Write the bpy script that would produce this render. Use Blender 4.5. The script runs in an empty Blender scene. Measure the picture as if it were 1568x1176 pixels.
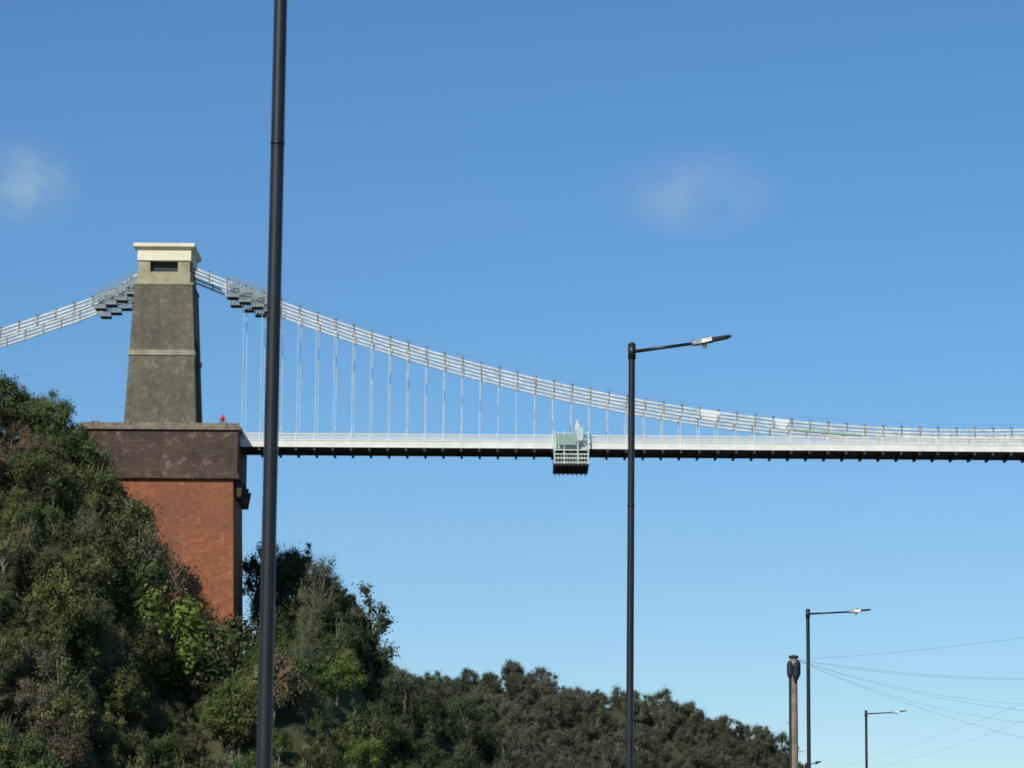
import bpy, math, random
import numpy as np
from mathutils import Vector, Matrix
R=math.radians
random.seed(7)
scene=bpy.context.scene
COL=scene.collection

# ------------------------------------------------------------------ helpers
class MB:
    """small mesh builder"""
    def __init__(s): s.v=[];s.f=[];s.m=[]
    def face(s,idx,m=0): s.f.append(tuple(idx)); s.m.append(m)
    def box(s,x0,x1,y0,y1,z0,z1,m=0):
        b=len(s.v)
        s.v+= [(x0,y0,z0),(x1,y0,z0),(x1,y1,z0),(x0,y1,z0),(x0,y0,z1),(x1,y0,z1),(x1,y1,z1),(x0,y1,z1)]
        for q in ((0,3,2,1),(4,5,6,7),(0,1,5,4),(1,2,6,5),(2,3,7,6),(3,0,4,7)): s.face([b+i for i in q],m)
    def frust(s,xc,yc,z0,z1,a0,b0,a1,b1,m=0):
        b=len(s.v)
        for z,a,c in((z0,a0,b0),(z1,a1,b1)):
            s.v+=[(xc-a,yc-c,z),(xc+a,yc-c,z),(xc+a,yc+c,z),(xc-a,yc+c,z)]
        for q in ((0,3,2,1),(4,5,6,7),(0,1,5,4),(1,2,6,5),(2,3,7,6),(3,0,4,7)): s.face([b+i for i in q],m)
    def beam(s,p,q,w,h,m=0):
        p=Vector(p);q=Vector(q);d=(q-p).normalized()
        up=Vector((0,0,1)) if abs(d.z)<.95 else Vector((0,1,0))
        a=d.cross(up).normalized();c=a.cross(d).normalized()
        b=len(s.v)
        for o in(p,q):
            for i,j in((-1,-1),(1,-1),(1,1),(-1,1)):
                s.v.append(tuple(o+a*(i*w/2)+c*(j*h/2)))
        for f in ((0,3,2,1),(4,5,6,7),(0,1,5,4),(1,2,6,5),(2,3,7,6),(3,0,4,7)): s.face([b+i for i in f],m)
    def tube(s,p,q,r0,r1,n=6,m=0,cap=True):
        p=Vector(p);q=Vector(q);d=(q-p).normalized()
        up=Vector((0,0,1)) if abs(d.z)<.95 else Vector((0,1,0))
        a=d.cross(up).normalized();c=a.cross(d).normalized()
        b=len(s.v)
        for o,r in((p,r0),(q,r1)):
            for i in range(n):
                t=2*math.pi*i/n
                s.v.append(tuple(o+a*(r*math.cos(t))+c*(r*math.sin(t))))
        for i in range(n):
            j=(i+1)%n
            s.face((b+i,b+j,b+n+j,b+n+i),m)
        if cap:
            s.face([b+n-1-i for i in range(n)],m); s.face([b+n+i for i in range(n)],m)
    def obj(s,name,mats,parent=None,smooth=False,bevel=0):
        me=bpy.data.meshes.new(name); me.from_pydata(s.v,[],s.f)
        for mt in mats: me.materials.append(mt)
        me.polygons.foreach_set('material_index',s.m)
        if smooth: me.polygons.foreach_set('use_smooth',[True]*len(s.f))
        me.update()
        o=bpy.data.objects.new(name,me); COL.objects.link(o)
        if parent: o.parent=parent
        if bevel:
            md=o.modifiers.new('bevel','BEVEL'); md.width=bevel; md.segments=2
        return o
def empty(name,loc=(0,0,0)):
    e=bpy.data.objects.new(name,None); COL.objects.link(e); e.location=loc; return e

class NT:
    def __init__(s,name):
        s.mat=bpy.data.materials.new(name); s.mat.use_nodes=True
        s.t=s.mat.node_tree; s.bsdf=s.t.nodes['Principled BSDF']; s.out=s.t.nodes['Material Output']
    def n(s,typ,**k):
        nd=s.t.nodes.new(typ)
        for a,b in k.items(): setattr(nd,a,b)
        return nd
    def l(s,a,b): s.t.links.new(a,b)
    def mix(s,fac,a,b,mode='MIX'):
        m=s.t.nodes.new('ShaderNodeMix'); m.data_type='RGBA'; m.blend_type=mode
        for inp,v in((m.inputs[0],fac),(m.inputs[6],a),(m.inputs[7],b)):
            if isinstance(v,bpy.types.NodeSocket): s.l(v,inp)
            else: inp.default_value=v if not isinstance(v,tuple) else (*v[:3],1)
        return m.outputs[2]
    def noise(s,vec,scale,detail=4,lo=.35,hi=.65,rough=.6):
        nz=s.n('ShaderNodeTexNoise'); nz.inputs['Scale'].default_value=scale; nz.inputs['Detail'].default_value=detail; nz.inputs['Roughness'].default_value=rough
        if vec: s.l(vec,nz.inputs['Vector'])
        r=s.n('ShaderNodeMapRange'); r.inputs[1].default_value=lo; r.inputs[2].default_value=hi
        s.l(nz.outputs['Fac'],r.inputs[0]); return r.outputs[0]

def simple(name,col,rough=.6,metal=0,var=.15,scale=2.0):
    t=NT(name); tc=t.n('ShaderNodeTexCoord')
    f=t.noise(tc.outputs['Object'],scale)
    c=t.mix(f,tuple(x*(1-var) for x in col),tuple(min(1,x*(1+var)) for x in col))
    t.l(c,t.bsdf.inputs['Base Color']); t.bsdf.inputs['Roughness'].default_value=rough; t.bsdf.inputs['Metallic'].default_value=metal
    return t.mat

def masonry(name,c1,c2,mortar,bw,bh,stain,stainamt=.6,light=None,mort=.03,bias=0,streak=.5,lo=.54,sscale=.22):
    t=NT(name); tc=t.n('ShaderNodeTexCoord'); sp=t.n('ShaderNodeSeparateXYZ'); t.l(tc.outputs['Object'],sp.inputs[0])
    ad=t.n('ShaderNodeMath',operation='ADD'); t.l(sp.outputs[0],ad.inputs[0]); t.l(sp.outputs[1],ad.inputs[1])
    cb=t.n('ShaderNodeCombineXYZ'); t.l(ad.outputs[0],cb.inputs[0]); t.l(sp.outputs[2],cb.inputs[1])
    br=t.n('ShaderNodeTexBrick'); t.l(cb.outputs[0],br.inputs['Vector'])
    br.inputs['Scale'].default_value=1; br.inputs['Brick Width'].default_value=bw; br.inputs['Row Height'].default_value=bh
    br.inputs['Mortar Size'].default_value=mort; br.inputs['Mortar Smooth'].default_value=.5; br.inputs['Bias'].default_value=bias
    br.inputs['Color1'].default_value=(*c1,1); br.inputs['Color2'].default_value=(*c2,1); br.inputs['Mortar'].default_value=(*mortar,1)
    f=t.noise(tc.outputs['Object'],sscale,6,.4,.66)
    sc=t.n('ShaderNodeMath',operation='MULTIPLY'); t.l(f,sc.inputs[0]); sc.inputs[1].default_value=stainamt
    c=t.mix(sc.outputs[0],br.outputs['Color'],stain)
    mp=t.n('ShaderNodeMapping'); mp.inputs['Scale'].default_value=(1.3,1.3,.12); t.l(tc.outputs['Object'],mp.inputs[0])
    f2=t.noise(mp.outputs[0],1.0,5,.45,.75)
    s2=t.n('ShaderNodeMath',operation='MULTIPLY'); t.l(f2,s2.inputs[0]); s2.inputs[1].default_value=streak
    c=t.mix(s2.outputs[0],c,stain)
    if light:
        f3=t.noise(tc.outputs['Object'],.8,7,lo,lo+.12,.7)
        s3=t.n('ShaderNodeMath',operation='MULTIPLY'); t.l(f3,s3.inputs[0]); s3.inputs[1].default_value=.7
        c=t.mix(s3.outputs[0],c,light)
    f4=t.noise(tc.outputs['Object'],1.6,5,.3,.7)
    c=t.mix(.35,c,t.mix(f4,(.35,.35,.35),(1,1,1)),'MULTIPLY')
    t.l(c,t.bsdf.inputs['Base Color']); t.bsdf.inputs['Roughness'].default_value=.9
    bp=t.n('ShaderNodeBump'); bp.inputs['Strength'].default_value=.5; bp.inputs['Distance'].default_value=.10
    t.l(f4,bp.inputs['Height']); t.l(bp.outputs[0],t.bsdf.inputs['Normal'])
    return t.mat

M_white=simple('white_paint',(.76,.77,.70),.5,0,.08,.7)
M_chain=simple('chain_paint',(.66,.68,.63),.5,0,.22,1.1)
M_tick=simple('grey_iron',(.16,.18,.17),.6,0,.2,1)
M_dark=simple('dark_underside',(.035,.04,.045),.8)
M_cream=simple('cream_stone',(.80,.74,.55),.85,0,.08,.5)
M_cream2=simple('weathered_cream_stone',(.36,.335,.215),.9,0,.25,.6)
M_shaft=masonry('tower_stone',(.205,.190,.128),(.170,.156,.108),(.13,.12,.086),1.3,.5,(.100,.094,.070),.75,(.25,.235,.16),streak=.75)
M_band=simple('string_course',(.31,.295,.20),.9,0,.2,.8)
M_abst=masonry('abutment_stone',(.150,.092,.062),(.085,.056,.042),(.05,.035,.028),1.6,.62,(.048,.034,.028),.6,(.24,.19,.155),lo=.55)
M_brick=masonry('red_masonry',(.43,.148,.062),(.32,.102,.045),(.30,.125,.068),1.1,.45,(.20,.090,.052),.8,(.47,.26,.16),streak=.35,lo=.58,sscale=.14)
M_coping=simple('coping_stone',(.21,.175,.13),.9,0,.35,.9)
M_scaf=simple('galvanised_scaffold',(.22,.28,.29),.5,.2,.2)
M_gantry=simple('pale_green_paint',(.50,.60,.54),.5,0,.15)
M_pole=simple('black_painted_steel',(.012,.014,.015),.42,0,.3,1.5)
M_lamph=simple('lamp_grey',(.30,.31,.30),.4,.2)
M_wood=simple('weathered_wood',(.23,.185,.13),.85,0,.35,3)
M_fit=simple('black_plastic',(.018,.02,.021),.7)
M_cable=simple('cable',(.12,.16,.20),.6)
M_red=simple('red_coat',(.5,.04,.04),.8)

def leafmat():
    t=NT('leaf_foliage'); oi=t.n('ShaderNodeObjectInfo'); at=t.n('ShaderNodeAttribute'); at.attribute_name='tint'
    hs=t.n('ShaderNodeHueSaturation'); hs.inputs['Saturation'].default_value=.97
    a=t.n('ShaderNodeMapRange'); a.inputs[3].default_value=.7; a.inputs[4].default_value=2.05; t.l(at.outputs['Fac'],a.inputs[0])
    b=t.n('ShaderNodeMapRange'); b.inputs[3].default_value=.520; b.inputs[4].default_value=.49; t.l(at.outputs['Fac'],b.inputs[0])
    t.l(oi.outputs['Color'],hs.inputs['Color']); t.l(a.outputs[0],hs.inputs['Value']); t.l(b.outputs[0],hs.inputs['Hue'])
    t.l(hs.outputs[0],t.bsdf.inputs['Base Color']); t.bsdf.inputs['Roughness'].default_value=.65
    t.bsdf.inputs['Specular IOR Level'].default_value=.2
    tr=t.n('ShaderNodeBsdfTranslucent'); t.l(hs.outputs[0],tr.inputs[0])
    mx=t.n('ShaderNodeMixShader'); mx.inputs[0].default_value=.38
    t.l(t.bsdf.outputs[0],mx.inputs[1]); t.l(tr.outputs[0],mx.inputs[2]); t.l(mx.outputs[0],t.out.inputs[0])
    return t.mat
M_leaf=leafmat()
M_bark=simple('bark',(.19,.17,.13),.9,0,.3,3)
def groundmat(name,a,b,c,s):
    t=NT(name); tc=t.n('ShaderNodeTexCoord')
    f=t.noise(tc.outputs['Object'],s,6); g=t.noise(tc.outputs['Object'],s*6,5)
    col=t.mix(f,a,b); col=t.mix(g,col,c)
    t.l(col,t.bsdf.inputs['Base Color']); t.bsdf.inputs['Roughness'].default_value=.95
    return t.mat
M_hill=groundmat('hill_soil',(.045,.060,.022),(.08,.06,.035),(.05,.065,.024),.3)
M_grass=groundmat('grass_ground',(.05,.07,.025),(.07,.08,.03),(.04,.05,.02),.1)
M_asph=groundmat('asphalt',(.05,.05,.05),(.06,.06,.058),(.04,.04,.04),.8)
M_pave=groundmat('paving',(.25,.24,.22),(.2,.19,.18),(.28,.27,.25),.8)
M_kerb=simple('kerb_stone',(.3,.29,.27),.9)
M_line=simple('road_paint',(.75,.75,.72),.7)
t=NT('river_water'); t.bsdf.inputs['Base Color'].default_value=(.10,.08,.05,1); t.bsdf.inputs['Roughness'].default_value=.12
tc=t.n('ShaderNodeTexCoord'); f=t.noise(tc.outputs['Object'],.8,5); bp=t.n('ShaderNodeBump'); bp.inputs['Strength'].default_value=.2
t.l(f,bp.inputs['Height']); t.l(bp.outputs[0],t.bsdf.inputs['Normal']); M_water=t.mat

# ------------------------------------------------------------------ suspension bridge
ZR=67.75            # top of parapet
MID=60.3; SPAN=107.0
YN,YF=450.6,456.6   # near / far chain planes
bridge=empty('suspension_bridge')
def chain_z(x):
    if x>=-46.7 and x<=MID+SPAN: return 68.8+21.1*((x-MID)/102.5)**2
    d=(-46.7-x) if x<-46.7 else (x-MID-SPAN)
    return 91.0-.395*d-1.4*min(1,d/6)+ .0012*d*d
XT1=-46.7; XT2=MID+SPAN
STEP=2.44
ch=MB()
for Y in (YN,YF):
    for side in range(3):
        if side==0: xs=[-36+STEP*i for i in range(-5,90) if -36+STEP*i<XT2]; xs=[XT1]+[x for x in xs if x>XT1+.8]+[XT2]
        elif side==1: xs=[XT1-STEP*i for i in range(0,24)]
        else: xs=[XT2+STEP*i for i in range(0,24)]
        for k in range(3):
            off=-.50*k
            nod=[x for i,x in enumerate(xs) if i%3==k or i in(0,len(xs)-1)]
            for a,b in zip(nod[:-1],nod[1:]):
                pa=Vector((a,Y,chain_z(a)+off)); pb=Vector((b,Y,chain_z(b)+off))
                for dy in(-.17,.0,.17):
                    ch.beam(pa+Vector((0,dy,0)),pb+Vector((0,dy,0)),.07,.22,0)
            for a in nod[1:-1]:
                z=chain_z(a)+off
                ch.tube((a,Y-.32,z),(a,Y+.32,z),.23,.23,8,0)
                ch.tube((a,Y-.36,z),(a,Y+.36,z),.11,.11,6,1)
        for i,x in enumerate(xs[1:-1]):
            z=chain_z(x)
            ch.box(x+.08,x+.22,Y-.30,Y-.235,z-1.25,z+.34,1)
            ch.box(x-.05,x+.35,Y-.31,Y+.31,z+.30,z+.40,1)
ch.obj('chains',[M_chain,M_tick],bridge)
hw=MB()
for Y in(YN,YF):
    xs=[-36+STEP*i for i in range(0,82)]
    for a,b in zip(xs[:-1],xs[1:]): hw.beam((a,Y,chain_z(a)+.80),(b,Y,chain_z(b)+.80),.02,.02)
    for a in xs[::2]: hw.beam((a,Y,chain_z(a)),(a,Y,chain_z(a)+.80),.03,.03)
hw.obj('chain_handlines',[M_tick],bridge)
wr=MB()
for a,b in((24.9,27.8),(35.0,37.0)):
    for k,(o_,h_) in enumerate(((-.05,.42),(-.52,.40),(-1.0,.36))):
        pa=Vector((a+.3*k,YN,chain_z(a+.3*k)+o_)); pb=Vector((b-.25*k,YN,chain_z(b-.25*k)+o_)); wr.beam(pa,pb,.62+.05*k,h_)
wr.obj('chain_wraps',[simple('white_sheeting',(.78,.81,.82),.5,0,.12,3)],bridge)
wr=MB(); wr.beam((37.5,YN,chain_z(37.5)-1.1),(46.5,YN,chain_z(46.5)-1.1),.75,.28)
wr.obj('green_netting',[simple('netting',(.28,.45,.38),.8)],bridge)
hg=MB()
for Y in(YN,YF):
    i=0; x=-36
    while x<XT2-6:
        z=chain_z(x)-.50*(i%3)
        if z>67.0:
            hg.tube((x,Y,66.6),(x,Y,z),.037,.037,5,0)
            if z-67>2: hg.tube((x,Y,67.5+(i*0.37%1)*2),(x,Y,68.1+(i*0.37%1)*2),.07,.07,6,0)
        x+=STEP; i+=1
hg.obj('hanger_rods',[M_chain],bridge)
X0,X1=-36.4,XT2-10
dk=MB()
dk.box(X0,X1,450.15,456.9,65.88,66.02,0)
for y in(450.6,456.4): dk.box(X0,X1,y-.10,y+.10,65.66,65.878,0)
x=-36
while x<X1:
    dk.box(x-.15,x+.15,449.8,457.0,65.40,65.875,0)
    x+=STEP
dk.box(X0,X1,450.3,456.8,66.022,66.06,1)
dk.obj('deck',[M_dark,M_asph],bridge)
pr=MB()
for y0,y1 in((449.95,450.10),(456.95,457.10)):
    pr.box(X0,X1,y0,y1,65.98,66.78,0)
    pr.box(X0,X1,y0-.06,y1+.06,66.78,66.86,0)
    pr.box(X0,X1,y0-.06,y1+.06,65.90,65.98,0)
    pr.box(X0,X1,y0-.03,y1+.03,ZR-.14,ZR,0)
    yc=(y0+y1)/2; x=X0
    while x<X1-1:
        pr.beam((x,yc-.02,66.86),(x+.70,yc-.02,ZR-.14),.03,.085,0)
        pr.beam((x+.70,yc+.02,66.86),(x,yc+.02,ZR-.14),.03,.085,0)
        x+=.35
    x=-36
    while x<X1:
        pr.box(x-.06,x+.06,y0-.05,y1+.05,65.983,ZR+.04,0)
        x+=STEP
pr.obj('lattice_parapets',[M_white],bridge)

def arch_profile():
    y0,y1=448.2,459.0; yc=(y0+y1)/2; hw_=2.9; zs=78.0
    pts=[(y0,68.5),(yc-hw_,68.5),(yc-hw_,zs)]
    for i in range(1,10):
        a=math.pi*(1-i/10); pts.append((yc+hw_*math.cos(a),zs+3.0*math.sin(a)))
    pts+=[(yc+hw_,zs),(yc+hw_,68.5),(y1,68.5),(y1,87.7),(y0,87.7)]
    return pts
def tower(xc,name):
    e=empty(name)
    e.parent=bridge
    m=MB(); P=arch_profile(); n=len(P)
    def hwid(z): return 4.78+(3.86-4.78)*(z-68.5)/(87.7-68.5)
    yc=453.6
    def yy(y,z):
        k=(z-68.5)/19.2
        return y+(.75*k if y<449 else (-.75*k if y>458.5 else 0))
    b=len(m.v)
    for y,z in P: m.v.append((xc-hwid(z),yy(y,z),z))
    for y,z in P: m.v.append((xc+hwid(z),yy(y,z),z))
    m.face([b+i for i in range(n)][::-1],0); m.face([b+n+i for i in range(n)],0)
    for i in range(n):
        j=(i+1)%n; m.face((b+i,b+j,b+n+j,b+n+i),0)
    m.obj('shaft',[M_shaft],e)
    m=MB()
    w=hwid(78.2)+.16; yb=448.2+.38-.16; ye=459.0-.38+.16
    m.box(xc-w,xc+w,yb,yb+.5,77.9,78.6,0); m.box(xc-w,xc+w,ye-.5,ye,77.9,78.6,0)
    m.box(xc-w,xc-w+.5,yb+.5,yb+2.0,77.9,78.6,0);m.box(xc+w-.5,xc+w,yb+.5,yb+2.0,77.9,78.6,0)
    m.obj('string_course',[M_band],e,bevel=.05)
    m=MB()
    m.box(xc-3.55,xc+3.55,449.1,458.1,87.705,89.35,0)
    m.box(xc-4.0,xc+4.0,448.85,458.35,87.55,87.85,0)
    for sx in(-1,1):
        for yy0,yy1 in((449.2,451.0),(456.2,458.0)):
            a,bb=sorted((xc+sx*3.45,xc+sx*1.85)); m.box(a,bb,yy0,yy1,89.35,90.85,0)
    m.obj('belfry_piers',[M_cream2],e,bevel=.05)
    m=MB(); m.box(xc-1.84,xc+1.84,450.0,456.6,89.352,90.848,0); m.obj('opening_shade_block',[M_dark],e)  # solid dark block standing in for the shade inside the opening
    m=MB()
    m.box(xc-3.6,xc+3.6,449.0,458.2,90.85,92.3,0)
    m.frust(xc,yc,92.3,92.65,3.62,4.62,4.05,5.1,0)
    m.box(xc-4.1,xc+4.1,448.45,458.75,92.65,93.15,0)
    m.obj('cornice',[M_cream],e,bevel=.04)
tower(XT1,'bridge_tower'); tower(XT2,'bridge_tower_far')
def abutment(xa,xb,zb,name,sgn):
    e=empty(name); e.parent=bridge
    m=MB(); m.box(xa,xb,446.0,462.0,61.6,67.5,0)
    m.box(xa-.25,xb+.25,445.75,462.25,61.0,61.62,0)
    m.obj('stone_stage',[M_abst],e,bevel=.08)
    m=MB()
    yc=454; xc=(xa+xb)/2; hw_=(xb-xa)/2-.55
    m.frust(xc,yc,zb,61.0,hw_+.75,8.3,hw_,7.7,0); m.obj('red_masonry_stage',[M_brick],e)
    m=MB(); m.box(xa-.3,xb+.35,445.65,462.35,67.5,68.0,0); m.box(xa,xb+.1,445.95,446.5,68.0,68.45,0)
    for i in range(5):
        x=xa+2+(xb-xa-4)*i/4; m.box(x-.5,x+.5,445.8,446.7,68.0,68.62,0)
    m.box(xa,xb+.1,461.3,462.0,68.0,68.6,0); m.box(xa+.1,xb-.1,446.5,461.3,68.0,68.1,0)
    m.obj('coping',[M_coping],e,bevel=.05)
    m=MB(); xs=xb if sgn>0 else xa
    for y in(447.5,452,456.5,460.5):
        m.frust(xs-sgn*.1,y,58.8,61.0,.5,.35,.85,.45,0)
    m.obj('corbels',[M_abst],e)
abutment(-57.0,-36.1,28,'bridge_abutment',1)
abutment(XT2-11,XT2+11,28,'bridge_abutment_far',-1)

def person(x,y,z):
    m=MB()
    m.tube((x-.1,y,z),(x-.09,y,z+.82),.07,.10,8,1); m.tube((x+.1,y,z),(x+.09,y,z+.82),.07,.10,8,1)
    m.tube((x,y,z+.8),(x,y,z+1.42),.19,.23,10,0); m.tube((x,y,z+1.42),(x,y,z+1.52),.2,.08,10,0)
    m.tube((x-.25,y,z+1.4),(x-.3,y-.05,z+.85),.07,.05,8,0); m.tube((x+.25,y,z+1.4),(x+.3,y-.05,z+.85),.07,.05,8,0)
    m.tube((x,y,z+1.5),(x,y,z+1.58),.06,.06,8,2); m.tube((x,y,z+1.56),(x,y,z+1.68),.09,.11,10,2); m.tube((x,y,z+1.68),(x,y,z+1.79),.11,.05,10,1)
    m.obj('person',[M_red,M_dark,simple('skin',(.5,.33,.25),.6)],None,smooth=True)
person(-38.3,447.4,68.1)

def scaffold(xa,xb,name):
    m=MB(); n=4; w=(xb-xa)/n
    for i in range(n):
        a=xa+w*i; b=a+w; zc=chain_z((a+b)/2)
        zf=zc-1.9; zt=zc+.95
        for Y in(YN,YF):
            for y in(Y-.9,Y+.9):
                m.beam((a,y,zf),(a,y,zt),.09,.09); m.beam((b-.05,y,zf),(b-.05,y,zt),.09,.09); m.beam(((a+b)/2,y,zf),((a+b)/2,y,zt),.07,.07)
                for z in(zf+.5,zf+1.0,zt-.5,zt): m.beam((a,y,z),(b,y,z),.08,.08)
                m.beam((a,y,zf),(b,y,zt-.5),.06,.06)
            m.box(a,b,Y-.95,Y+.95,zf-.08,zf,1)
            for y in(Y-.97,Y+.91): m.box(a,b,y,y+.06,zf+.003,zf+.22,0)
            for y in(Y-.9,): m.box(a+.1,b-.15,y-.02,y+.02,zf+1.2,zf+1.9,0)
    m.obj(name,[M_scaf,M_dark],bridge)
scaffold(-38.3,-31.6,'chain_scaffold'); scaffold(-55.9,-50.3,'chain_scaffold_land_side')

g=empty('inspection_gantry')
m=MB(); gx0,gx1=5.6,10.3
for y in(449.2,458.2):
    for x in(gx0+.1,gx0+1.4,gx1-1.5,gx1-.1):
        m.beam((x,y,63.8),(x,y,68.2),.16,.16)
    for z in(63.95,64.55,65.1,65.65,67.1,67.95): m.beam((gx0,y,z),(gx1,y,z),.10,.13 if z>66 else .17)
    m.beam((gx0+.1,y,65.65),(gx0+1.4,y,68.0),.09,.09); m.beam((gx1-.1,y,65.65),(gx1-1.5,y,68.0),.09,.09)
    n=12
    for i in range(n):
        x=gx0+.2+(gx1-gx0-.4)*i/(n-1); m.beam((x,y,63.85),(x,y,65.0),.06,.06)
for x in(gx0+.1,gx1-.1):
    for z in(64.0,65.1): m.beam((x,449.2,z),(x,458.2,z),.08,.10)
    m.beam((x,449.2,68.1),(x,458.2,68.1),.12,.14)
m.box(8.7,9.5,448.95,449.15,66.9,68.6,0)
m.box(8.4,9.0,449.3,449.9,68.2,69.2,0)
m.beam((8.7,449.6,69.2),(8.7,449.6,69.75),.3,.3)
m.obj('frames',[M_gantry],g)
m=MB(); m.box(gx0+.3,gx0+3.0,448.98,449.08,66.3,67.7,0)
m.obj('screen_panel',[simple('teal_screen',(.27,.38,.35),.6)],g)
m=MB(); m.box(gx0,gx1,449.1,458.3,63.62,63.8,0)
for i in range(8):
    x=gx0+.3+(gx1-gx0-.6)*i/7; m.box(x-.06,x+.06,448.9,458.6,63.4,63.617,0)
m.box(gx0+.3,gx1-.3,450.5,457,63.805,64.9,0)
m.obj('platform',[M_dark],g)

# ------------------------------------------------------------------ street lamps
def lamp(x,y,h,r,arm,yaw,rise,lean=0,name='street_lamp'):
    e=empty(name,(x,y,0))
    m=MB()
    m.tube((0,0,-.2),(0,0,1.4),r*1.35,r*1.35,16,0); m.tube((0,0,1.4),(0,0,1.55),r*1.35,r*1.06,16,0)
    n=6
    for i in range(n):
        z0=1.55+(h-.25-1.55)*i/n; z1=1.55+(h-.25-1.55)*(i+1)/n
        ra=r*(1.12-.19*i/n); rb=r*(1.12-.19*(i+1)/n); m.tube((0,0,z0),(0,0,z1),ra,rb,24,0,cap=False)
    for z in(h*.43,h*.76): m.tube((0,0,z),(0,0,z+.04),r*1.05,r*1.03,24,0)
    m.tube((0,0,h-.27),(0,0,h),r*1.12,r*1.12,16,0); m.tube((0,0,h),(0,0,h+.03),r*1.1,r*.6,16,0)
    o=m.obj('column',[M_pole],e,smooth=False)
    for p in o.data.polygons: p.use_smooth=len(p.vertices)==4
    m=MB()
    c,s=math.cos(yaw),math.sin(yaw)
    def P(d,z,w=0): return (c*d-s*w,s*d+c*w,h-.13+z)
    L=arm-.65
    m.tube(P(r*.8,0),P(L,rise*L/arm),.032,.027,10,0)
    m.tube(P(L-.02,rise*L/arm),P(L+.12,rise*(L+.1)/arm),.05,.05,10,1)
    o=m.obj('arm',[M_pole,M_lamph],e,smooth=True)
    m=MB(); zc=rise*L/arm
    secs=[(L+.06,.05,.05,0),(L+.16,.10,.07,.01),(L+.34,.14,.065,.02),(L+.36,.14,.045,.025),(L+.60,.13,.035,.035),(L+.68,.06,.02,.045)]
    for i,(d,w,t_,dz) in enumerate(secs):
        zz=zc+dz+rise*(d-L)/arm
        m.v+=[P(d,zz-t_*.5,-w),P(d,zz-t_*.5,w),P(d,zz+t_*.6,w*.8),P(d,zz+t_*.6,-w*.8)]
        if i:
            for j in range(4):
                k=(j+1)%4; m.face((4*(i-1)+j,4*i+j,4*i+k,4*(i-1)+k),1 if i<3 else 0)
    m.face((0,1,2,3),1); q=4*(len(secs)-1); m.face((q+3,q+2,q+1,q),0)
    m.tube(P(L+.24,zc+.04),P(L+.24,zc+.12),.045,.035,10,1)
    m.tube(P(L+.2,zc-.02),P(L+.2,zc-.08),.05,.04,10,1)
    m.obj('lantern',[M_pole,M_lamph],e)
    e.rotation_euler=(0,lean,0)
    return e
lamp(-2.37,33,12.4,.068,1.8,-.1,.2,R(.2))
lamp(2.08,60,12.15,.062,1.74,-.1,.22,R(.25))
lamp(9.6,110,12.2,.064,2.0,-.05,.10)
lamp(16.65,160,12.25,.062,1.85,-.1,.10)
lamp(17.9,207,12.2,.062,1.85,-1.2,.10)

# ------------------------------------------------------------------ utility poles and cables
def upole(x,y,h,name='telegraph_pole'):
    e=empty(name,(x,y,0)); m=MB()
    n=5
    for i in range(n):
        m.tube((0,0,h*i/n-.3),(0,0,h*(i+1)/n-(.3 if i<n-1 else .1)),.135-.04*i/n,.135-.04*(i+1)/n,14,0,cap=(i==n-1))
    m.tube((0,0,h-.1),(0,0,h),.085,.06,12,0)
    m.obj('post',[M_wood],e)
    m=MB()
    for a,dz in((.3,0),(1.9,-.05),(3.5,-.02),(5.2,-.08)):
        cx,cy=.105*math.cos(a),.105*math.sin(a)
        m.tube((cx,cy,h-.50+dz),(cx,cy,h-.22+dz),.085,.085,12,0); m.tube((cx,cy,h-.22+dz),(cx,cy,h-.14+dz),.085,.04,12,0); m.tube((cx*.7,cy*.7,h-.68+dz),(cx,cy,h-.50+dz),.03,.085,12,0)
    m.tube((0,0,h-.09),(0,0,h-.03),.13,.13,16,0)
    m.tube((-.115,-.06,0),(-.10,-.06,h-.6),.035,.035,8,0)
    for i in range(7):
        z=2.8+i*.75
        sx=1 if i%2 else -1
        m.tube((0,0,z),(.22*sx,0,z+.01),.008,.008,6,0)
    m.obj('fittings',[M_fit],e)
upole(7.47,90,9.1); upole(13.2,73,8.6); upole(19.5,112,10.6)
wires=MB()
def wire(p,q,sag,r=.0026):
    p=Vector(p);q=Vector(q);n=14; pr_=None
    for i in range(n+1):
        t_=i/n; c=p.lerp(q,t_); c.z-=sag*4*t_*(1-t_)
        if pr_ is not None: wires.tube(pr_,c,r,r,4,0,cap=False)
        pr_=c
H=(7.5,90,8.98)
for q,s in(((13.1,73,8.45),.12),((19.4,112,10.3),.25),((19.4,112,9.4),.45),((19.4,112,8.7),.55),((13.1,73,7.3),.25),((13.1,73,6.4),.3),((13.1,73,5.5),.25)):
    wire(H,q,s)
wire((12.5,150,8.6),(19.4,112,10.5),.3); wire((12.5,150,8.5),(19.4,112,9.9),.5)
upole(12.5,150,8.7)
wires.obj('overhead_cables',[M_cable])

# ------------------------------------------------------------------ ground, river, road
def interp(x,tab):
    return float(np.interp(x,[a for a,b in tab],[b for a,b in tab]))
def rc(y): return interp(y,[(-9000,-60),(100,-45),(420,30),(700,60),(9000,900)])
g=MB(); ys=[-6000,-1000,-200,0,100,180,260,340,420,500,600,700,1500,9000]; offs=[-9000,-2000,-22,-18,18,22,2000,9000]; zs=[0,0,0,-6,-6,0,0,0]
for y in ys:
    for o_,z in zip(offs,zs): g.v.append((rc(y)+o_,y,z))
n=len(offs)
for j in range(len(ys)-1):
    for i in range(n-1): g.face((j*n+i,j*n+i+1,(j+1)*n+i+1,(j+1)*n+i))
g.obj('ground',[M_grass])
g=MB()
for y in ys: g.v+=[(rc(y)-21,y,-4.5),(rc(y)+21,y,-4.5)]
for j in range(len(ys)-1): g.face((2*j,2*j+1,2*j+3,2*j+2))
g.obj('river',[M_water])
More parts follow.
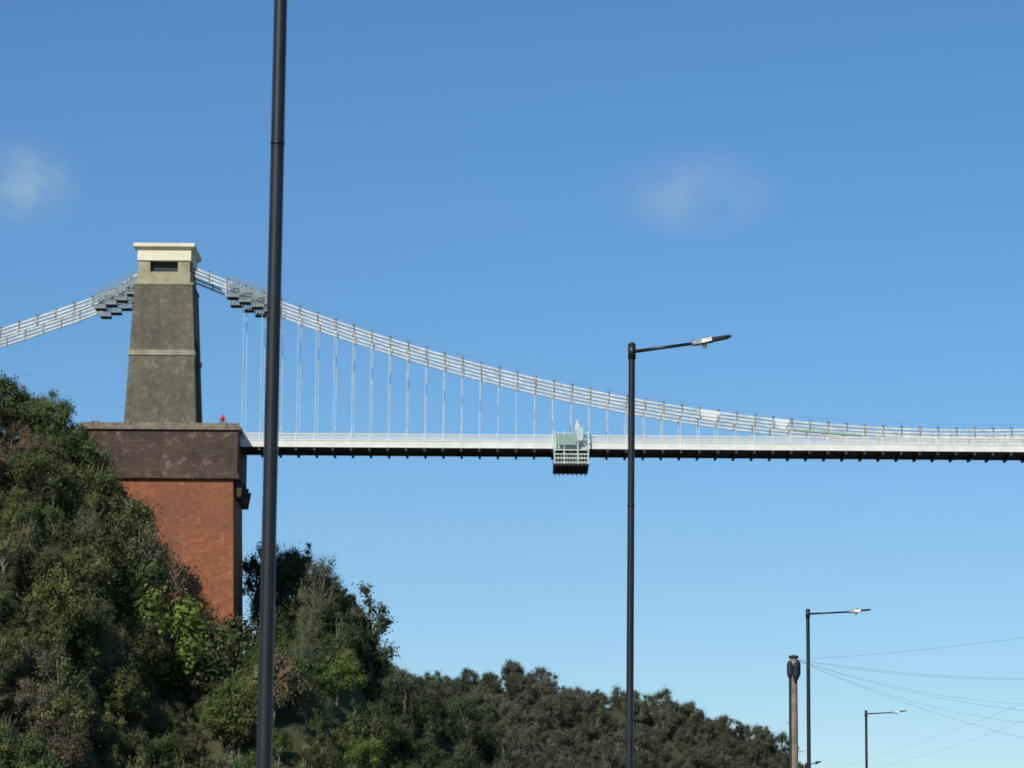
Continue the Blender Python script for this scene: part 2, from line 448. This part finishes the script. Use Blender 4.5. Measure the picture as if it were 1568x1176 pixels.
dirv=Vector((.149,1,0)).normalized(); nrm=Vector((dirv.y,-dirv.x,0)); org=Vector((-7.2,0,0))
def strip(m,o0,o1,z0,z1,s0,s1,mi=0):
    p=[org+dirv*s+nrm*o for s,o in((s0,o0),(s0,o1),(s1,o1),(s1,o0))]
    b=len(m.v); m.v+=[(q.x,q.y,z0) for q in p]+[(q.x,q.y,z1) for q in p]
    for f in ((4,5,6,7),(0,1,5,4),(1,2,6,5),(2,3,7,6),(3,0,4,7)): m.face([b+i for i in f],mi)
m=MB(); strip(m,.75,10.8,-.05,.004,-150,700); m.obj('road',[M_asph])
m=MB(); strip(m,.6,.75,-.05,.125,-150,700); strip(m,10.8,10.95,-.05,.125,-150,700); m.obj('kerbs',[M_kerb])
m=MB(); strip(m,-1.6,.6,-.05,.12,-150,700); strip(m,10.95,13,-.05,.12,-150,700); m.obj('pavement',[M_pave])
m=MB(); s=-150
while s<700:
    strip(m,5.72,5.84,.004,.008,s,s+4); s+=6
strip(m,.95,1.05,.004,.008,-150,700); strip(m,10.5,10.6,.004,.008,-150,700)
m.obj('road_markings',[M_line])

# ------------------------------------------------------------------ hills
F=[(-140,87),(-90,77),(-75,71),(-68,67),(-62,64.5),(-58.5,61),(-56,58),(-53,54),(-50,48.5),(-47.5,42.5),(-43,35),(-36,33),(-30,34.5),(-24,33),(-20,26.5),(-15,19.5),(-8,15.5),(-2,11),(4,6),(12,0),(22,-2),(60,-8)]
def wob(x,y): return 1.1*math.sin(x*.31+y*.13)+.9*math.sin(x*.11-y*.27+1)+.6*math.sin(x*.7+y*.5)
def near_h(x,y):
    lim=440 if x<-38 else (468 if x>-34 else 440+(x+38)*7)
    s=.42 if y>440 else .72
    yy=min(y,lim)
    z=interp(x,F)+s*(yy-440)+wob(x,y)*.8
    if y>lim: z-=0.1*(y-lim)
    return max(z,-2)
def grid_hill(name,fn,xa,xb,ya,yb,st):
    nx=int((xb-xa)/st)+1; ny=int((yb-ya)/st)+1; v=[];f=[]
    for j in range(ny):
        for i in range(nx):
            x=xa+i*st;y=ya+j*st; v.append((x,y,fn(x,y)))
    for j in range(ny-1):
        for i in range(nx-1): a=j*nx+i; f.append((a,a+1,a+nx+1,a+nx))
    m=MB(); m.v=v;m.f=f;m.m=[0]*len(f); return m.obj(name,[M_hill],smooth=True)
grid_hill('hillside',near_h,-160,60,330,560,2.5)
G=[(-200,74),(-60,68),(-31,66),(-14.5,63.5),(-4,65.5),(3,66.5),(11.4,62.5),(27,61),(37,57.5),(51,54.5),(62,51.5),(69,48.5),(74,44),(79,36),(90,14),(110,-2)]
def far_h(x,y):
    z=interp(x,G)+wob(x*.5,y*.5)*.8
    z-= .42*(900-y) if y<900 else .15*(y-900)
    return max(z,-2)
grid_hill('distant_hill',far_h,-200,120,740,1040,5)

# ------------------------------------------------------------------ trees
def make_tree(name,seed,H,Rad,ncl,per,leaf,bare=0.0,narrow=1.0,low=.25):
    rn=np.random.RandomState(seed); m=MB()
    p=Vector((0,0,-.8)); r=.028*H; pts=[p]
    for i in range(5):
        q=Vector((p.x+rn.uniform(-.25,.25),p.y+rn.uniform(-.25,.25),p.z+H*.17)); r2=r*.78
        m.tube(p,q,r,r2,6,0,cap=False); p=q;r=r2; pts.append(p)
    cl=[]
    for i in range(ncl):
        for _ in range(30):
            d=rn.normal(size=3); d/=np.linalg.norm(d); rr=rn.uniform(.35,1)**.6
            z=H*(low+ (1-low)*.5)+d[2]*rr*H*(1-low)*.45
            k=1-.45*max(0,(z/H-.55)/.45)
            c=np.array([d[0]*rr*Rad*narrow*k,d[1]*rr*Rad*narrow*k,z])
            if all(np.linalg.norm(c-o[0])>Rad*.32 for o in cl): break
        cl.append((c,Rad*rn.uniform(.18,.42),rn.uniform(0,1)))
    for c,rc_,tn in cl:
        zi=min(4.9,max(1.5,(c[2]*.7+.8)/(H*.17))); i=int(zi); a=pts[i].lerp(pts[i+1],zi-i) if i<5 else pts[5]
        mid=a.lerp(Vector(c),.5)+Vector((rn.uniform(-.3,.3),rn.uniform(-.3,.3),rn.uniform(-.1,.4)))
        m.tube(a,mid,.009*H,.006*H,4,0,cap=False); m.tube(mid,Vector(c),.006*H,.003*H,4,0,cap=False)
        for _ in range(7 if bare else 4):
            e=Vector(c)+Vector(rn.normal(size=3)+np.array([0,0,.5])).normalized()*rc_*(1.4 if bare else 1.15)+Vector((0,0,.2))
            m.tube(mid.lerp(Vector(c),rn.uniform(.3,1)),e,.0036*H,.0015*H,3,0,cap=False)
    nb=len(m.f); V=[];T=[]
    for c,rc_,tn in cl:
        k=int(per*(rc_/(Rad*.35))**2*(1-bare))
        d=rn.normal(size=(k,3)); d/=np.linalg.norm(d,axis=1)[:,None]
        u=rn.uniform(0,1,size=(k,1))**.45*(1+.28*rn.normal(size=(k,1)))
        lump=1+.25*np.sin(d[:,:1]*5+tn*9)+.2*np.sin(d[:,1:2]*6+d[:,2:]*4+tn*20)
        pos=c+d*u*rc_*lump*np.array([1,1,.9])
        nn=d*1.1+rn.normal(size=(k,3))*.4+np.array([0,0,.35]); nn/=np.linalg.norm(nn,axis=1)[:,None]
        t1=np.cross(nn,rn.normal(size=(k,3))); t1/=np.linalg.norm(t1,axis=1)[:,None]; t2=np.cross(nn,t1)
        s=leaf*rn.uniform(.5,1.15,size=(k,1))
        V.append(np.stack([pos-t1*s*.5,pos-t2*s*.36+nn*s*.05,pos+t1*s*.5,pos+t2*s*.36+nn*s*.05],1).reshape(-1,3))
        T+=list(np.clip(tn*.7+rn.uniform(0,.3,k),0,1))
    V=np.concatenate(V); b=len(m.v); m.v+=[tuple(x) for x in V.tolist()]
    nl=len(V)//4; m.f+=[(b+4*i,b+4*i+1,b+4*i+2,b+4*i+3) for i in range(nl)]; m.m+=[1]*nl
    me=bpy.data.meshes.new(name); me.from_pydata(m.v,[],m.f); me.materials.append(M_bark); me.materials.append(M_leaf)
    me.polygons.foreach_set('material_index',m.m)
    at=me.attributes.new('tint','FLOAT','FACE'); at.data.foreach_set('value',[0.5]*nb+T)
    me.update(); return me
broad=[make_tree('broadleaf_crown',10+i,8,2.7+.35*(i%3),24,330,.30) for i in range(6)]
bush=[make_tree('shrub_crown',30+i,5,3.0,20,260,.32,low=.05) for i in range(3)]
bare=[make_tree('thin_crown',50+i,8,2.6,26,200,.24,bare=.6) for i in range(3)]
slim=[make_tree('slender_crown',70+i,9,1.9,22,190,.26,low=.1) for i in range(4)]
farb=[make_tree('far_crown',90+i,9,4.0,18,280,.42,low=.1) for i in range(5)]
def inst(me,x,y,z,s,col,parent,name=None,sz=1):
    o=bpy.data.objects.new(name or me.name,me); COL.objects.link(o); o.parent=parent
    o.location=(x,y,z); o.rotation_euler=(random.uniform(-.1,.1),random.uniform(-.1,.1),random.uniform(0,6.28)); o.scale=(s,s,s*sz)
    o.color=(*col,1); return o
PAL=[(.110,.135,.038),(.088,.122,.032),(.125,.138,.042),(.070,.105,.030),(.130,.130,.046),(.14,.125,.06),(.112,.132,.05)]
GR=[(.080,.138,.032),(.065,.112,.028),(.11,.155,.034)]
BR=[(.155,.125,.072),(.165,.120,.068),(.14,.125,.076)]
wood=empty('hillside_woodland')
y=368
while y<476:
    x=-96
    while x<16:
        X=x+random.uniform(-1.9,1.9); Y=y+random.uniform(-1.9,1.9)
        x+=3.7 if not -64<x<-40 else 2.3
        if -60<X<-33.5 and Y>442.5: continue
        if X<-38 and Y>452: continue
        z=near_h(X,Y)
        if z<-1: continue
        if z<.035*Y-6: continue
        nz=math.sin(X*.13+Y*.07+2)+math.sin(X*.05-Y*.11)
        u=random.random()
        col=random.choice(PAL)
        if nz<-.7 and u<.5: col=random.choice(BR)
        if X>-36 and u<.65: col=random.choice(GR)
        if X>-36 and Y>452: col=random.choice([(.046,.070,.025),(.054,.078,.025)])
        f=random.uniform(.55,1.25); col=tuple(c*f for c in col)
        v=random.random()
        if v<.60: me=random.choice(broad); s=random.choice((random.uniform(.55,.9),random.uniform(.8,1.35)))
        elif v<.74: me=random.choice(bush); s=random.uniform(.6,1.05)
        elif v<.86: me=random.choice(bare); s=random.uniform(.7,1.1)
        else: me=random.choice(slim); s=random.uniform(.7,1.15)
        if Y>436: s=min(s,.85)
        if -47<X<-36 and Y>424: s*=.7
        if X>-34 and 430<Y<458: s=min(s,.9)
        inst(me,X,Y,z-.3,s,col,wood,sz=random.uniform(.9,1.2))
    y+=3.7
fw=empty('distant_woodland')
FC_HAZE=[(.098,.105,.058),(.108,.104,.068),(.090,.100,.053),(.078,.094,.046),(.118,.106,.072)]  # olive-brown foliage, greyed so the colour carries the distance haze
y=800
while y<925:
    x=-85
    while x<94:
        X=x+random.uniform(-2.5,2.5); Y=y+random.uniform(-2.5,2.5); x+=5.0
        z=far_h(X,Y)
        if z<-1: continue
        f=random.uniform(.75,1.2); c=random.choice(FC_HAZE)
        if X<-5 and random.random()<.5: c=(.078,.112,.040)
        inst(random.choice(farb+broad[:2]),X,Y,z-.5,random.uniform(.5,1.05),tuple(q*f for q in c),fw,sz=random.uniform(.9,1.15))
    y+=5.0
def T(me,x,y,top,Hm,col,sz=1):
    zg=near_h(x,y)-.4; s=(top-zg)/Hm; inst(me,x,y,zg,s/ sz,col,None,'tree',sz)
dg=(.044,.066,.024)
T(slim[0],-18.2,462,49.8,9,(.065,.082,.040))
T(slim[1],-27.8,463,55,9,dg); T(bare[1],-30.2,465,54.5,8,dg,1.3); T(broad[2],-24.5,463,50,8,dg,1.4); T(slim[2],-21.8,463,48.0,9,(.052,.074,.027))
T(broad[3],-34.4,464,55.5,8,dg,1.4); T(bare[0],-26,461,53.5,8,(.065,.08,.036),1.4)
T(broad[0],-56.8,437,67.5,8,(.085,.120,.034)); T(broad[4],-53.6,436,63.8,8,(.10,.125,.04),1.2); T(slim[3],-51.4,437,61.0,9,(.115,.125,.05),.9)
T(broad[5],-49.6,436,58.2,8,(.098,.115,.042),1.3); T(bare[2],-47.6,435,54.5,8,(.13,.125,.06),1.1); T(broad[1],-47.6,434,51,8,(.09,.12,.04),1.2)
T(broad[2],-60.5,438,71.5,8,(.075,.11,.03)); T(broad[3],-65,438,73.5,8,(.07,.10,.03)); T(slim[1],-70,438,76,9,(.08,.11,.035),.8)
T(bush[0],-45.3,434,45.2,5,(.13,.18,.036)); T(bush[1],-48.0,432,46,5,(.12,.15,.04)); T(bush[2],-39.5,437,42,5,(.10,.115,.04)); T(bush[0],-37,438,42.5,5,(.08,.10,.035))

# ------------------------------------------------------------------ world, sun, camera
SUN_EL=R(36); AZ=R(-152)   # azimuth clockwise from +Y
w=bpy.data.worlds.new('World'); scene.world=w; w.use_nodes=True; nt=w.node_tree; bg=nt.nodes['Background']
sky=nt.nodes.new('ShaderNodeTexSky'); sky.sky_type='NISHITA'; sky.sun_disc=False; sky.sun_elevation=SUN_EL; sky.sun_rotation=AZ%(2*math.pi)
sky.air_density=1.0; sky.dust_density=.1; sky.ozone_density=6; sky.altitude=300
hs=nt.nodes.new('ShaderNodeHueSaturation'); hs.inputs['Saturation'].default_value=1.14; hs.inputs['Value'].default_value=1; hs.inputs['Hue'].default_value=.498
nt.links.new(sky.outputs[0],hs.inputs['Color'])
tc=nt.nodes.new('ShaderNodeTexCoord'); cur=hs.outputs[0]
def cloud(cur,az,el,rx,rz,amt):
    d=Vector((math.sin(R(az))*math.cos(R(el)),math.cos(R(az))*math.cos(R(el)),math.sin(R(el))))
    nz=nt.nodes.new('ShaderNodeTexNoise'); nz.inputs['Scale'].default_value=75; nz.inputs['Detail'].default_value=5; nt.links.new(tc.outputs['Generated'],nz.inputs['Vector'])
    sb=nt.nodes.new('ShaderNodeVectorMath'); sb.operation='SUBTRACT'; nt.links.new(tc.outputs['Generated'],sb.inputs[0]); sb.inputs[1].default_value=d
    ml=nt.nodes.new('ShaderNodeVectorMath'); ml.operation='MULTIPLY'; nt.links.new(sb.outputs[0],ml.inputs[0]); ml.inputs[1].default_value=(1/rx,1/rx,1/rz)
    ln=nt.nodes.new('ShaderNodeVectorMath'); ln.operation='LENGTH'; nt.links.new(ml.outputs[0],ln.inputs[0])
    mr=nt.nodes.new('ShaderNodeMapRange'); mr.interpolation_type='SMOOTHSTEP'; mr.inputs[1].default_value=1; mr.inputs[2].default_value=0; mr.inputs[3].default_value=0; mr.inputs[4].default_value=amt; nt.links.new(ln.outputs['Value'],mr.inputs[0])
    m2=nt.nodes.new('ShaderNodeMapRange'); m2.inputs[1].default_value=.25; m2.inputs[2].default_value=.7; nt.links.new(nz.outputs['Fac'],m2.inputs[0])
    mm=nt.nodes.new('ShaderNodeMath'); mm.operation='MULTIPLY'; nt.links.new(mr.outputs[0],mm.inputs[0]); nt.links.new(m2.outputs[0],mm.inputs[1])
    mx=nt.nodes.new('ShaderNodeMix'); mx.data_type='RGBA'; nt.links.new(mm.outputs[0],mx.inputs[0]); nt.links.new(cur,mx.inputs[6]); mx.inputs[7].default_value=(4.9,6.1,6.5,1)
    return mx.outputs[2]
cur=cloud(cur,-8.4,12.4,.023,.016,.50)
cur=cloud(cur,3.1,12.4,.032,.016,.30)
nt.links.new(cur,bg.inputs[0]); bg.inputs[1].default_value=.100
sd=bpy.data.lights.new('sun','SUN'); sd.energy=4.0; sd.angle=R(.5); sd.color=(1,.93,.82)
so=bpy.data.objects.new('sun',sd); COL.objects.link(so)
dv=Vector((math.sin(AZ)*math.cos(SUN_EL),math.cos(AZ)*math.cos(SUN_EL),math.sin(SUN_EL)))
so.rotation_euler=dv.to_track_quat('Z','Y').to_euler(); so.location=(-50,-50,80)
cd=bpy.data.cameras.new('camera'); co=bpy.data.objects.new('camera',cd); COL.objects.link(co)
cd.sensor_width=36; cd.lens=120.1; cd.clip_start=.5; cd.clip_end=12000
co.matrix_world=Matrix.Translation((0,0,1.7))@Matrix.Rotation(R(99.2),4,'X')@Matrix.Rotation(R(.4),4,'Z')
cd.dof.use_dof=True; cd.dof.focus_distance=80; cd.dof.aperture_fstop=3.6
scene.camera=co
scene.view_settings.view_transform='Standard'; scene.view_settings.look='None'; scene.view_settings.exposure=0
